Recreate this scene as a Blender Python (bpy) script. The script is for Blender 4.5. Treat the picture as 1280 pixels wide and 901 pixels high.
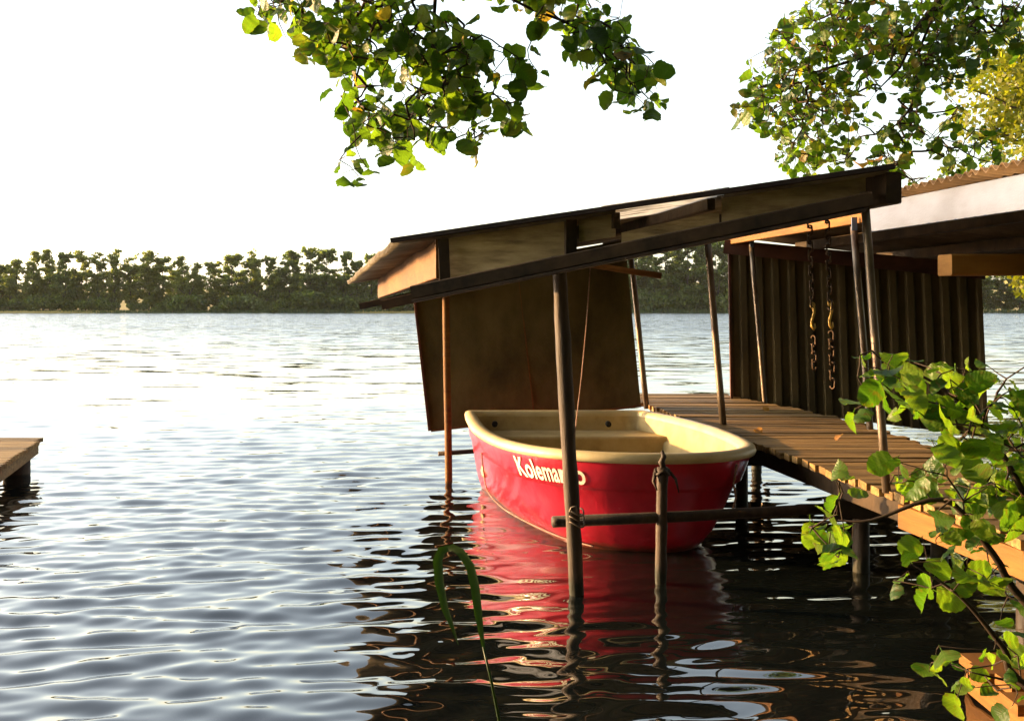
import bpy, bmesh, math, random
import numpy as np
from mathutils import Vector, Matrix, Quaternion

random.seed(7); np.random.seed(7)
for o in list(bpy.data.objects): bpy.data.objects.remove(o)
S = bpy.context.scene
COL = S.collection
R = math.radians

# ------------------------------------------------------------------ camera
F, CX, HY, H = 1300.0, 640.0, 386.0, 1.3        # focal length (px), principal x, horizon row, eye height
cam = bpy.data.cameras.new('camera')
cam.sensor_width = 36; cam.lens = F / 1280 * 36
cam.shift_y = -(450.5 - HY) / 1280
cam.clip_end = 3000; cam.clip_start = 0.05
camo = bpy.data.objects.new('camera', cam); COL.objects.link(camo)
camo.location = (0, 0, H); camo.rotation_euler = (R(90), 0, 0)
S.camera = camo

# ------------------------------------------------------------------ sky and sun
SUN_AZ, SUN_EL = R(-74), R(6.8)                  # azimuth from +Y towards +X; the sun stands low at the left
w = bpy.data.worlds.new('World'); S.world = w; w.use_nodes = True
nt = w.node_tree; bg = nt.nodes['Background']
sky = nt.nodes.new('ShaderNodeTexSky'); sky.sky_type = 'NISHITA'; sky.sun_disc = False
sky.sun_elevation = SUN_EL; sky.sun_rotation = SUN_AZ
sky.air_density = 1.0; sky.dust_density = 2.2; sky.ozone_density = 1.0
hs = nt.nodes.new('ShaderNodeHueSaturation'); hs.inputs['Saturation'].default_value = 0.55   # lowered saturation for a paler, whiter sky
nt.links.new(sky.outputs[0], hs.inputs['Color']); nt.links.new(hs.outputs[0], bg.inputs[0]); bg.inputs[1].default_value = 0.15
sl = bpy.data.lights.new('sun', 'SUN'); sl.energy = 3.1; sl.angle = R(0.6); sl.color = (1.0, 0.58, 0.23)
so = bpy.data.objects.new('sun', sl); COL.objects.link(so)
sd = Vector((math.sin(SUN_AZ) * math.cos(SUN_EL), math.cos(SUN_AZ) * math.cos(SUN_EL), math.sin(SUN_EL)))
so.rotation_euler = (-sd).to_track_quat('-Z', 'Y').to_euler(); so.location = sd * 40
vs = S.view_settings; vs.view_transform = 'Standard'; vs.look = 'None'; vs.gamma = 1
vs.use_curve_mapping = False; vs.exposure = 2.5

# ------------------------------------------------------------------ helpers
def P(px, py, Y):                                # a point at distance Y seen at a picture position
    return Vector(((px - CX) * Y / F, Y, H - (py - HY) * Y / F))

class G:                                          # collects faces, builds one mesh object
    def __init__(s): s.v = []; s.f = []
    def add(s, vs, fs):
        n = len(s.v); s.v += [tuple(v) for v in vs]; s.f += [tuple(i + n for i in f) for f in fs]
    def beam(s, a, b, w, h, up=(0, 0, 1), ch=0.0):
        a, b, up = Vector(a), Vector(b), Vector(up); d = (b - a).normalized()
        x = d.cross(up).normalized() * w / 2; y = x.cross(d).normalized() * h / 2
        c = min(w, h) * 0.08
        prof = []
        for sx, sy in ((-1, -1), (1, -1), (1, 1), (-1, 1)):
            k1, k2 = 1 - 2 * c / w, 1 - 2 * c / h
            if sx * sy > 0: prof += [x * sx + y * sy * k2, x * sx * k1 + y * sy] if sx > 0 else [x * sx + y * sy * k2, x * sx * k1 + y * sy]
            else: prof += [x * sx * k1 + y * sy, x * sx + y * sy * k2]
        n = len(prof)
        s.add([a + p for p in prof] + [b + p for p in prof],
              [tuple(range(n))[::-1], tuple(range(n, 2 * n))] + [(i, (i + 1) % n, n + (i + 1) % n, n + i) for i in range(n)])
    def tube(s, pts, rad, n=8, cap=True):
        pts = [Vector(p) for p in pts]
        if not hasattr(rad, '__len__'): rad = [rad] * len(pts)
        d0 = (pts[1] - pts[0]).normalized()
        x = d0.orthogonal().normalized(); V = []
        for i, p in enumerate(pts):
            d = (pts[min(i + 1, len(pts) - 1)] - pts[max(i - 1, 0)]).normalized()
            x = (x - d * x.dot(d)).normalized(); y = d.cross(x)
            V += [p + (x * math.cos(2 * math.pi * k / n) + y * math.sin(2 * math.pi * k / n)) * rad[i] for k in range(n)]
        fs = [(i * n + k, i * n + (k + 1) % n, (i + 1) * n + (k + 1) % n, (i + 1) * n + k) for i in range(len(pts) - 1) for k in range(n)]
        if cap: fs += [tuple(range(n))[::-1], tuple(range((len(pts) - 1) * n, len(pts) * n))]
        s.add(V, fs)
    def patch(s, a, b, c, d, nu, nv, disp=None, th=0.004):   # bilinear sheet, u = a->b, v = a->d
        a, b, c, d = map(Vector, (a, b, c, d))
        nor = (b - a).cross(d - a).normalized(); top, bot = [], []
        for j in range(nv + 1):
            for i in range(nu + 1):
                u, v = i / nu, j / nv
                p = (a * (1 - u) + b * u) * (1 - v) + (d * (1 - u) + c * u) * v
                q = p + nor * (disp(u, v) if disp else 0)
                top.append(q + nor * th / 2); bot.append(q - nor * th / 2)
        m = nu + 1; N = len(top); fs = []
        for j in range(nv):
            for i in range(nu):
                k = j * m + i
                fs.append((k, k + 1, k + m + 1, k + m)); fs.append((N + k, N + k + m, N + k + m + 1, N + k + 1))
        for i in range(nu):
            fs.append((i, N + i, N + i + 1, i + 1)); k = nv * m + i; fs.append((k, k + 1, N + k + 1, N + k))
        for j in range(nv):
            k = j * m; fs.append((k, k + m, N + k + m, N + k)); k += nu; fs.append((k, N + k, N + k + m, k + m))
        s.add(top + bot, fs)
    def mesh(s, name, m, smooth=False):
        me = bpy.data.meshes.new(name); me.from_pydata(s.v, [], s.f); me.materials.append(m)
        if smooth: me.polygons.foreach_set('use_smooth', [True] * len(me.polygons))
        me.update(); return me
    def build(s, name, m, parent=None, smooth=False):
        return link(name, s.mesh(name, m, smooth), parent)

def link(name, me, parent=None):
    o = bpy.data.objects.new(name, me); COL.objects.link(o)
    if parent is not None:
        o.parent = parent; o.matrix_parent_inverse = Matrix.Translation(parent.location).inverted() if parent.type == 'EMPTY' else Matrix()
    return o
def tag(o, label, cat, group=None):
    o['label'] = label; o['category'] = cat
    if group: o['group'] = group
    return o
def thing(name, label, cat, loc=(0, 0, 0), group=None):
    o = bpy.data.objects.new(name, None); COL.objects.link(o); o.location = loc; o.empty_display_size = 0.2
    return tag(o, label, cat, group)
def smooth01(x, a, b):
    t = np.clip((x - a) / (b - a), 0, 1); return t * t * (3 - 2 * t)

# ------------------------------------------------------------------ materials
def mk(name):
    m = bpy.data.materials.new(name); m.use_nodes = True
    t = m.node_tree; return m, t, t.nodes['Principled BSDF']
def nd(t, typ, **kw):
    n = t.nodes.new(typ)
    for k, v in kw.items(): setattr(n, k, v)
    return n
def ramp(t, stops, src):
    r = nd(t, 'ShaderNodeValToRGB'); e = r.color_ramp.elements
    while len(e) < len(stops): e.new(0.5)
    for i, (p, c) in enumerate(stops): e[i].position = p; e[i].color = (*c, 1)
    t.links.new(src, r.inputs[0]); return r
def noise(t, scale, detail=5, rough=0.6, stretch=(1, 1, 1), coord='Object', rnd=True):
    tc = nd(t, 'ShaderNodeTexCoord'); mp = nd(t, 'ShaderNodeMapping'); mp.inputs['Scale'].default_value = stretch
    t.links.new(tc.outputs[coord], mp.inputs[0])
    n = nd(t, 'ShaderNodeTexNoise'); n.inputs['Scale'].default_value = scale
    n.inputs['Detail'].default_value = detail; n.inputs['Roughness'].default_value = rough
    t.links.new(mp.outputs[0], n.inputs['Vector']); return n
def surf(name, c0, c1, c2=None, scale=6, stretch=(1, 1, 1), rough=0.8, bump=0.3, bscale=None, vary=0.25, spec=0.3, metallic=0, bdist=0.01):
    """weathered surface: two or three colour noise, per-object value shift, fine relief"""
    m, t, b = mk(name)
    n = noise(t, scale, 8, 0.65, stretch)
    st = [(0.32, c0), (0.68, c1)] if c2 is None else [(0.3, c0), (0.52, c1), (0.7, c2)]
    r = ramp(t, st, n.outputs['Fac'])
    oi = nd(t, 'ShaderNodeObjectInfo'); mr = nd(t, 'ShaderNodeMapRange')
    mr.inputs['To Min'].default_value = 1 - vary; mr.inputs['To Max'].default_value = 1 + vary
    t.links.new(oi.outputs['Random'], mr.inputs['Value'])
    n2 = noise(t, scale * 0.23, 3, 0.5)
    m2 = nd(t, 'ShaderNodeMapRange'); m2.inputs['From Min'].default_value = .3; m2.inputs['From Max'].default_value = .7
    m2.inputs['To Min'].default_value = 0.72; m2.inputs['To Max'].default_value = 1.2
    t.links.new(n2.outputs['Fac'], m2.inputs['Value'])
    mu = nd(t, 'ShaderNodeMath', operation='MULTIPLY'); t.links.new(mr.outputs[0], mu.inputs[0]); t.links.new(m2.outputs[0], mu.inputs[1])
    vm = nd(t, 'ShaderNodeVectorMath', operation='SCALE'); t.links.new(r.outputs[0], vm.inputs[0]); t.links.new(mu.outputs[0], vm.inputs['Scale'])
    t.links.new(vm.outputs[0], b.inputs['Base Color'])
    b.inputs['Roughness'].default_value = rough; b.inputs['Specular IOR Level'].default_value = spec; b.inputs['Metallic'].default_value = metallic
    if bump:
        n3 = noise(t, bscale or scale * 3, 6, 0.7, stretch); bp = nd(t, 'ShaderNodeBump')
        bp.inputs['Strength'].default_value = bump; bp.inputs['Distance'].default_value = bdist
        t.links.new(n3.outputs['Fac'], bp.inputs['Height']); t.links.new(bp.outputs[0], b.inputs['Normal'])
    return m
def leafmat(name, stops, trans=0.5, spot=True):
    m, t, b = mk(name)
    oi = nd(t, 'ShaderNodeObjectInfo'); ge = nd(t, 'ShaderNodeNewGeometry')
    ad = nd(t, 'ShaderNodeMath', operation='ADD'); t.links.new(oi.outputs['Random'], ad.inputs[0]); t.links.new(ge.outputs['Random Per Island'], ad.inputs[1])
    fr = nd(t, 'ShaderNodeMath', operation='FRACT'); t.links.new(ad.outputs[0], fr.inputs[0])
    r = ramp(t, stops, fr.outputs[0]); col = r.outputs[0]
    if spot:
        n = noise(t, 3.5, 4, 0.6)
        mx = nd(t, 'ShaderNodeMix', data_type='RGBA'); r2 = ramp(t, [(0.56, (0, 0, 0)), (0.68, (0.55, 0.55, 0.55))], n.outputs['Fac'])
        t.links.new(r2.outputs[0], mx.inputs['Factor']); t.links.new(col, mx.inputs[6]); mx.inputs[7].default_value = (0.10, 0.055, 0.012, 1); col = mx.outputs[2]
    if spot:                                            # side veins branch off the midrib
        tc = nd(t, 'ShaderNodeTexCoord'); sx = nd(t, 'ShaderNodeSeparateXYZ'); t.links.new(tc.outputs['UV'], sx.inputs[0])
        ab = nd(t, 'ShaderNodeMath', operation='ABSOLUTE'); t.links.new(sx.outputs['Y'], ab.inputs[0])
        m1 = nd(t, 'ShaderNodeMath', operation='MULTIPLY_ADD'); t.links.new(ab.outputs[0], m1.inputs[0]); m1.inputs[1].default_value = -.75; t.links.new(sx.outputs['X'], m1.inputs[2])
        m3 = nd(t, 'ShaderNodeMath', operation='MULTIPLY'); t.links.new(m1.outputs[0], m3.inputs[0]); m3.inputs[1].default_value = 8.0
        pp = nd(t, 'ShaderNodeMath', operation='PINGPONG'); t.links.new(m3.outputs[0], pp.inputs[0]); pp.inputs[1].default_value = .5
        md = nd(t, 'ShaderNodeMath', operation='MULTIPLY'); t.links.new(ab.outputs[0], md.inputs[0]); md.inputs[1].default_value = 7.0
        mi = nd(t, 'ShaderNodeMath', operation='MINIMUM'); t.links.new(pp.outputs[0], mi.inputs[0]); t.links.new(md.outputs[0], mi.inputs[1])
        r3 = ramp(t, [(0.02, (1.28, 1.25, 1.15)), (.14, (.96, .96, .96)), (.5, (1.0, 1.0, 1.0))], mi.outputs[0])
        vm = nd(t, 'ShaderNodeVectorMath', operation='MULTIPLY'); t.links.new(col, vm.inputs[0]); t.links.new(r3.outputs[0], vm.inputs[1]); col = vm.outputs[0]
        bp = nd(t, 'ShaderNodeBump'); bp.inputs['Strength'].default_value = .28; bp.inputs['Distance'].default_value = .004; t.links.new(mi.outputs[0], bp.inputs['Height']); t.links.new(bp.outputs[0], b.inputs['Normal'])
    t.links.new(col, b.inputs['Base Color']); b.inputs['Roughness'].default_value = 0.42; b.inputs['Specular IOR Level'].default_value = 0.35
    tr = nd(t, 'ShaderNodeBsdfTranslucent'); g = nd(t, 'ShaderNodeVectorMath', operation='MULTIPLY')
    t.links.new(col, g.inputs[0]); g.inputs[1].default_value = (2.1, 2.3, 0.8); t.links.new(g.outputs[0], tr.inputs[0])
    ms = nd(t, 'ShaderNodeMixShader'); ms.inputs[0].default_value = trans
    t.links.new(b.outputs[0], ms.inputs[1]); t.links.new(tr.outputs[0], ms.inputs[2])
    t.links.new(ms.outputs[0], t.nodes['Material Output'].inputs[0]); return m

M = {}
M['dock'] = surf('weathered_dock_wood', (.09, .050, .016), (.25, .15, .048), (.37, .245, .09), 5, (0.8, 9, 9), .75, .6, vary=.35)
M['dark_wood'] = surf('dark_timber', (.016, .011, .006), (.062, .038, .019), None, 6, (1, 1, 1), .8, .5, vary=.2)
M['board'] = surf('pine_fascia', (.10, .042, .008), (.18, .082, .018), None, 7, (1, 1, 6), .7, .3, vary=.15)
M['tan_board'] = surf('tan_eave_board', (.11, .043, .005), (.19, .080, .010), None, 5, (1, .4, 8), .7, .3, vary=.1)
M['panel'] = surf('stained_panel', (.036, .031, .009), (.084, .068, .020), (.12, .10, .036), 3, (1, 1, .6), .85, .4, 40, vary=.12)
M['metal_wall'] = surf('brown_sheet_wall', (.036, .029, .010), (.088, .067, .024), (.13, .10, .04), 2.5, (1.5, 1.5, .35), .7, .3, 30, vary=.1)
M['rust_board'] = surf('rust_red_header', (.05, .018, .010), (.11, .040, .020), None, 8, (.5, 1, 1), .8, .3)
M['sheet'] = surf('weathered_fibre_sheet', (.09, .075, .055), (.19, .165, .125), (.27, .24, .19), 2.6, (1, 1, 1), .85, .5, 30, vary=.2)
M['sheet2'] = surf('brown_corrugated_sheet', (.05, .035, .022), (.10, .068, .04), (.15, .11, .07), 3, (1, 1, 1), .8, .4, 25, vary=.15)
M['edge'] = surf('bitumen_edge', (.012, .008, .008), (.035, .024, .022), None, 12, rough=.8)
M['old_board'] = surf('weathered_grey_plank', (.12, .09, .05), (.33, .255, .14), (.45, .37, .22), 7, (.5, 1, 3), .85, .6, 30, vary=.15)
M['sun_glow'] = surf('sun_glow_timber', (.30, .13, .022), (.42, .20, .04), None, 8, (.4, 1, 3), .7, .3, vary=.1)  # tie beam: orange sun glow put into the timber colour, no sun reaches it
M['white'] = surf('shade_blue_white', (.10, .135, .225), (.094, .126, .21), (.085, .112, .19), 9, (1, .5, 1.5), .6, .25, vary=.02)  # white board: its cool shade is put into the colour as a blue tint
M['pole'] = surf('galvanised_pole', (.07, .055, .04), (.16, .125, .09), (.08, .035, .016), 9, (1, 1, .35), .42, .25, 60, vary=.2, spec=.5, metallic=.55)
M['wood_pole'] = surf('debarked_pole', (.012, .008, .005), (.040, .026, .016), (.075, .048, .03), 12, (1, 1, .15), .6, .5, 50, vary=.2)
_m = M['wood_pole']; _t = _m.node_tree; _b = _t.nodes['Principled BSDF']; _src = _b.inputs['Base Color'].links[0].from_socket   # wet, algae-stained foot
_tc = nd(_t, 'ShaderNodeTexCoord'); _s = nd(_t, 'ShaderNodeSeparateXYZ'); _t.links.new(_tc.outputs['Object'], _s.inputs[0]); _n = noise(_t, 18, 5, .7, (1, 1, .5))
_a = nd(_t, 'ShaderNodeMath', operation='MULTIPLY_ADD'); _t.links.new(_n.outputs['Fac'], _a.inputs[0]); _a.inputs[1].default_value = .14; _t.links.new(_s.outputs['Z'], _a.inputs[2])
_r = ramp(_t, [(.12, (1, 1, 1)), (.17, (0, 0, 0))], _a.outputs[0]); _x = nd(_t, 'ShaderNodeMix', data_type='RGBA'); _t.links.new(_r.outputs[0], _x.inputs['Factor']); _t.links.new(_src, _x.inputs[6]); _x.inputs[7].default_value = (.010, .012, .005, 1)
_t.links.new(_x.outputs[2], _b.inputs['Base Color'])
M['chain'] = surf('rusted_chain', (.028, .017, .01), (.075, .045, .025), None, 40, rough=.5, metallic=.6)
M['hook'] = surf('sun_yellow_hook', (.5, .30, .06), (.7, .45, .12), None, 40, rough=.4, metallic=.5)  # hooks hang in shade: yellow sunlight put into their base colour
M['cream'] = surf('cream_gelcoat', (.45, .36, .18), (.60, .50, .28), None, 5, (1, 1, 1), .45, .08, 30, vary=.03, spec=.45)
M['inner'] = surf('cream_inner_gelcoat', (.30, .22, .09), (.46, .36, .17), (.52, .42, .22), 4, (1, 1, 1), .55, .12, 60, vary=.03)
M['black'] = surf('black_rubber', (.01, .01, .01), (.02, .018, .016), None, 10, bump=0)
M['letter'] = surf('letter_paint', (.70, .66, .52), (.82, .79, .66), None, 30, bump=0, rough=.5, vary=0)
M['rope'] = surf('worn_rope', (.22, .13, .10), (.38, .25, .20), None, 60, rough=.9, vary=.1)
M['bark'] = surf('alder_bark', (.018, .013, .009), (.055, .042, .030), None, 14, (1, 1, .3), .9, .8, 30, bdist=.03)
M['twig'] = surf('twig_bark', (.020, .012, .007), (.05, .03, .016), None, 30, bump=0)
M['far_bark'] = surf('far_bark', (.03, .024, .016), (.07, .055, .035), None, 2, bump=0)
M['soil'] = surf('shore_grass', (.02, .03, .008), (.05, .065, .018), (.08, .065, .03), 3, bump=.6, bdist=.05)
M['field'] = surf('dry_field', (.30, .22, .06), (.44, .33, .10), None, .05, bump=0, rough=.95)
M['reed'] = leafmat('reed_blade', [(0, (.010, .026, .005)), (1, (.025, .05, .009))], .35, False)
M['reed_bed'] = leafmat('reed_bed', [(0, (.035, .065, .016)), (1, (.09, .12, .035))], .3, False)
M['leaf'] = leafmat('alder_leaf', [(0, (.024, .054, .007)), (.45, (.055, .105, .011)), (.85, (.105, .17, .016)), (.965, (.13, .15, .02)), (1, (.24, .14, .03))], .5)
M['leaf_plain'] = leafmat('alder_crown_leaf', [(0, (.02, .045, .008)), (1, (.07, .11, .014))], .4, False)
M['leaf_bush'] = leafmat('alder_bush_leaf', [(0, (.026, .068, .007)), (.5, (.058, .120, .011)), (1, (.11, .17, .016))], .5)
M['leaf_gold'] = leafmat('sunlit_leaf', [(0, (.09, .11, .010)), (1, (.20, .19, .018))], .5, False)
M['far_a'] = leafmat('far_leaf_olive', [(0, (.065, .085, .022)), (1, (.17, .175, .05))], .58, False)
M['far_b'] = leafmat('far_leaf_green', [(0, (.042, .066, .022)), (1, (.135, .155, .045))], .55, False)
M['far_c'] = leafmat('far_leaf_pale', [(0, (.08, .105, .035)), (1, (.15, .17, .055))], .35, False)
M['fallen'] = leafmat('fallen_leaf', [(0, (.20, .09, .02)), (1, (.38, .20, .05))], .3, False)

# red hull: glossy gelcoat, faded patches and grime by the water
m, t, b = mk('red_gelcoat')
n = noise(t, 5, 6, .65); r = ramp(t, [(.3, (.32, .004, .016)), (.6, (.46, .008, .028)), (.8, (.50, .04, .065))], n.outputs['Fac'])
tc = nd(t, 'ShaderNodeTexCoord'); sx = nd(t, 'ShaderNodeSeparateXYZ'); t.links.new(tc.outputs['Object'], sx.inputs[0])
n5 = noise(t, 14, 5, .7, (1, 1, 2)); ma = nd(t, 'ShaderNodeMath', operation='MULTIPLY_ADD'); t.links.new(n5.outputs['Fac'], ma.inputs[0]); ma.inputs[1].default_value = .10; t.links.new(sx.outputs['Z'], ma.inputs[2])
r5 = ramp(t, [(.065, (.75, .75, .75)), (.10, (0, 0, 0))], ma.outputs[0]); mx5 = nd(t, 'ShaderNodeMix', data_type='RGBA'); t.links.new(r5.outputs[0], mx5.inputs['Factor']); t.links.new(r.outputs[0], mx5.inputs[6]); mx5.inputs[7].default_value = (.07, .045, .02, 1)
n6 = noise(t, 40, 4, .8, (.25, .25, 2.5)); r6 = ramp(t, [(.66, (0, 0, 0)), (.74, (.5, .5, .5))], n6.outputs['Fac']); mx6 = nd(t, 'ShaderNodeMix', data_type='RGBA'); t.links.new(r6.outputs[0], mx6.inputs['Factor']); t.links.new(mx5.outputs[2], mx6.inputs[6]); mx6.inputs[7].default_value = (.5, .25, .24, 1)
t.links.new(mx6.outputs[2], b.inputs['Base Color']); b.inputs['Roughness'].default_value = .34
b.inputs['Coat Weight'].default_value = .5; b.inputs['Coat Roughness'].default_value = .12
n = noise(t, 9, 4, .5, (1, 1, .5)); bp = nd(t, 'ShaderNodeBump'); bp.inputs['Strength'].default_value = .25; bp.inputs['Distance'].default_value = .02
t.links.new(n.outputs['Fac'], bp.inputs['Height']); t.links.new(bp.outputs[0], b.inputs['Normal']); M['red'] = m

# translucent corrugated plastic with dirt streaks
m, t, b = mk('translucent_sheet')
n = noise(t, 4, 7, .7, (.35, 3, 1)); r = ramp(t, [(.34, (.16, .14, .10)), (.52, (.85, .84, .80))], n.outputs['Fac'])
t.links.new(r.outputs[0], b.inputs['Base Color']); b.inputs['Roughness'].default_value = .4
tr = nd(t, 'ShaderNodeBsdfTranslucent'); t.links.new(r.outputs[0], tr.inputs[0])
ms = nd(t, 'ShaderNodeMixShader'); ms.inputs[0].default_value = .85
t.links.new(b.outputs[0], ms.inputs[1]); t.links.new(tr.outputs[0], ms.inputs[2]); t.links.new(ms.outputs[0], t.nodes['Material Output'].inputs[0]); M['clear'] = m

# lake water: dark, mirror-like; wind ruffles it more out on the open lake
m, t, b = mk('lake_water')
b.inputs['Base Color'].default_value = (.006, .008, .007, 1); b.inputs['Roughness'].default_value = .015
b.inputs['IOR'].default_value = 1.85; b.inputs['Specular IOR Level'].default_value = .6
tc = nd(t, 'ShaderNodeTexCoord'); sp = nd(t, 'ShaderNodeSeparateXYZ'); t.links.new(tc.outputs['Object'], sp.inputs[0])
mr = nd(t, 'ShaderNodeMapRange'); mr.inputs['From Min'].default_value = 6; mr.inputs['From Max'].default_value = 70
mr.inputs['To Min'].default_value = .02; mr.inputs['To Max'].default_value = 1.4; t.links.new(sp.outputs['Y'], mr.inputs['Value'])
n = noise(t, 1.5, 4, .6, (.5, 1.5, 1)); sb = nd(t, 'ShaderNodeVectorMath', operation='SUBTRACT'); sb.inputs[1].default_value = (.5, .57, .5)
t.links.new(n.outputs['Color'], sb.inputs[0]); mu = nd(t, 'ShaderNodeVectorMath', operation='MULTIPLY'); mu.inputs[1].default_value = (.45, 1.0, 0)
t.links.new(sb.outputs[0], mu.inputs[0]); sc = nd(t, 'ShaderNodeVectorMath', operation='SCALE'); t.links.new(mu.outputs[0], sc.inputs[0]); t.links.new(mr.outputs[0], sc.inputs['Scale'])
ge = nd(t, 'ShaderNodeNewGeometry'); ad = nd(t, 'ShaderNodeVectorMath', operation='ADD'); t.links.new(ge.outputs['Normal'], ad.inputs[0]); t.links.new(sc.outputs[0], ad.inputs[1])
no = nd(t, 'ShaderNodeVectorMath', operation='NORMALIZE'); t.links.new(ad.outputs[0], no.inputs[0]); t.links.new(no.outputs[0], b.inputs['Normal'])
M['water'] = m

# ------------------------------------------------------------------ lake
def build_lake():
    rng = np.random.RandomState(3)
    nw = 150
    lam = np.exp(rng.uniform(np.log(.075), np.log(1.7), nw)); k = 2 * np.pi / lam
    th = np.pi / 2 + R(8) + rng.normal(0, R(20), nw); ph = rng.uniform(0, 2 * np.pi, nw)
    kx, ky = k * np.cos(th), k * np.sin(th)
    wgt = np.exp(-((np.log(lam) - np.log(.20)) / .85) ** 2); slope = .138 * wgt * np.sqrt(2 / np.sum(wgt ** 2))
    amp = slope / k
    rows = np.concatenate([np.arange(1250, 900, -3.0), np.arange(900, 420, -1.0), np.arange(420, 391.0, -1.0), [390.4]])
    Y = 1690.0 / (rows - HY)
    q = np.concatenate([np.linspace(-1.15, -.53, 60)[:-1], np.linspace(-.53, .53, 470), np.linspace(.53, 1.15, 60)[1:]])
    yy, qq = np.meshgrid(Y, q, indexing='ij'); xx = qq * (yy + .6)
    dY = np.abs(np.gradient(Y))[:, None] * np.ones_like(xx)
    z = np.zeros_like(xx)
    patch = .78 + .22 * np.sin(.9 * xx + .5 * yy + 1) * np.sin(.31 * yy - .4 * xx)
    calm = 1 - .42 * smooth01(xx, -.6, .9) * (1 - smooth01(yy, 6.5, 10))     # lee of the shelters
    for i in range(nw):
        att = 1 - smooth01(dY * abs(ky[i]) / (2 * np.pi), .22, .5)
        z += att * amp[i] * np.sin(kx[i] * xx + ky[i] * yy + ph[i])
    z *= patch * calm
    nr, nc = xx.shape
    V = np.stack([xx, yy, z], -1).reshape(-1, 3)
    idx = np.arange(nr * nc).reshape(nr, nc)
    Q = np.stack([idx[:-1, :-1], idx[:-1, 1:], idx[1:, 1:], idx[1:, :-1]], -1).reshape(-1, 4)
    n0 = len(V)
    V = np.concatenate([V, [(-500, -20, -.14), (500, -20, -.14), (500, 400, -.14), (-500, 400, -.14)]])
    Q = np.concatenate([Q, [[n0, n0 + 1, n0 + 2, n0 + 3]]])
    me = bpy.data.meshes.new('lake_water'); me.vertices.add(len(V)); me.vertices.foreach_set('co', V.ravel())
    me.loops.add(len(Q) * 4); me.loops.foreach_set('vertex_index', Q.ravel().astype(np.int32))
    me.polygons.add(len(Q)); me.polygons.foreach_set('loop_start', np.arange(len(Q), dtype=np.int32) * 4)
    me.polygons.foreach_set('use_smooth', np.ones(len(Q), bool))
    me.update(calc_edges=True); me.materials.append(M['water'])
    o = link('lake_water', me); o['kind'] = 'structure'; o['label'] = 'rippled grey lake water reflecting the pale sky'
build_lake()

# near shore (below and beside the viewer) and far bank with the dry field
def grid_obj(name, xs, ys, fz, m):
    V = [(x, y, fz(x, y)) for y in ys for x in xs]; n = len(xs)
    Fq = [(j * n + i, j * n + i + 1, (j + 1) * n + i + 1, (j + 1) * n + i) for j in range(len(ys) - 1) for i in range(n - 1)]
    g = G(); g.add(V, Fq); o = g.build(name, m, None, True); o['kind'] = 'structure'; return o
def near_z(x, y):
    L = max(1.7 - y, (x - max(4.6, .58 * y + .8)) if y < 60 else -1)
    t = min(1, max(0, (L + .9) / 2.0)); t = t * t * (3 - 2 * t)
    return -.6 + .95 * t + .03 * math.sin(x * 2.1) * math.cos(y * 1.7)
grid_obj('shore_ground', [i * .8 - 48 for i in range(121)], [i * .8 - 40 for i in range(131)], near_z, M['soil'])
def far_z(x, y):
    d = y - (337 + 3 * math.sin(x * .05)); t = min(1, max(0, (d - 8) / 170.)); t = t * t * (3 - 2 * t)
    return (-1 + min(1, max(0, (d + 3) / 6)) * 1.8) + t * (11.5 + 2 * math.sin(x * .013)) + (0 if d < 170 else -.02 * (d - 170))
o = grid_obj('far_bank', [i * 12 - 480 for i in range(81)], [330 + 3 * i for i in range(10)] + [365 + 15 * i for i in range(24)], far_z, M['field'])

# ------------------------------------------------------------------ dock (walkway)
ZD = .53
def dock_l(Y): return 1.595 - .127 * (Y - 4.43)
def dock_r(Y): return 2.36 - max(0, Y - 7.2) * .21 - max(0, min(2, 6.2 - Y)) * .11
dock = thing('wooden_dock', 'weathered plank dock running out between the two boat shelters', 'dock', (1.9, 5, ZD))
y = 1.0; i = 0
while y < 9.45:
    wd = random.uniform(.098, .118); yc = y + wd / 2
    g = G(); e0 = random.uniform(-.012, .010); e1 = random.uniform(-.02, .03); dz = random.uniform(-.005, .004)
    g.beam((dock_l(yc) + e0, yc, ZD - .018 + dz), (dock_r(yc) + e1, yc + random.uniform(-.006, .006), ZD - .018 + dz + random.uniform(-.004, .004)), wd - .005, .034, up=(0, random.uniform(-.03, .03), 1))
    g.build('plank', M['dock'], dock); y += wd + .002
for off0, off1 in ((.13, 0), (.40, 0), (.66, 0)):
    g = G(); a, b_ = 1.0, 8.7
    g.beam((dock_l(a) + off0, a, ZD - .10), (dock_l(b_) + off0, b_, ZD - .10), .06, .115); g.build('stringer', M['dark_wood'], dock)
for Y in (1.6, 3.55, 5.1, 6.8, 8.4):
    for X in (dock_l(Y) + (.085 if Y < 4 else .22), dock_r(Y) - .12):
        g = G(); g.tube([(X, Y + .055, -.6), (X, Y + .055, ZD - .04)], [.045, .04], 10); g.build('pile', M['wood_pole'], dock, True)
    g = G(); g.beam((dock_l(Y) + .02, Y - .02, ZD - .205), (dock_r(Y) - .02, Y - .02, ZD - .205), .05, .09); g.build('cross_beam', M['dark_wood'], dock)
# edge board under the near plank ends, lit by the low sun
g = G(); g.beam((dock_l(4.3) - .005, 4.3, ZD - .086), (dock_l(1.2) - .005, 1.2, ZD - .086), .022, .098); g.build('edge_board', M['tan_board'], dock)

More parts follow.
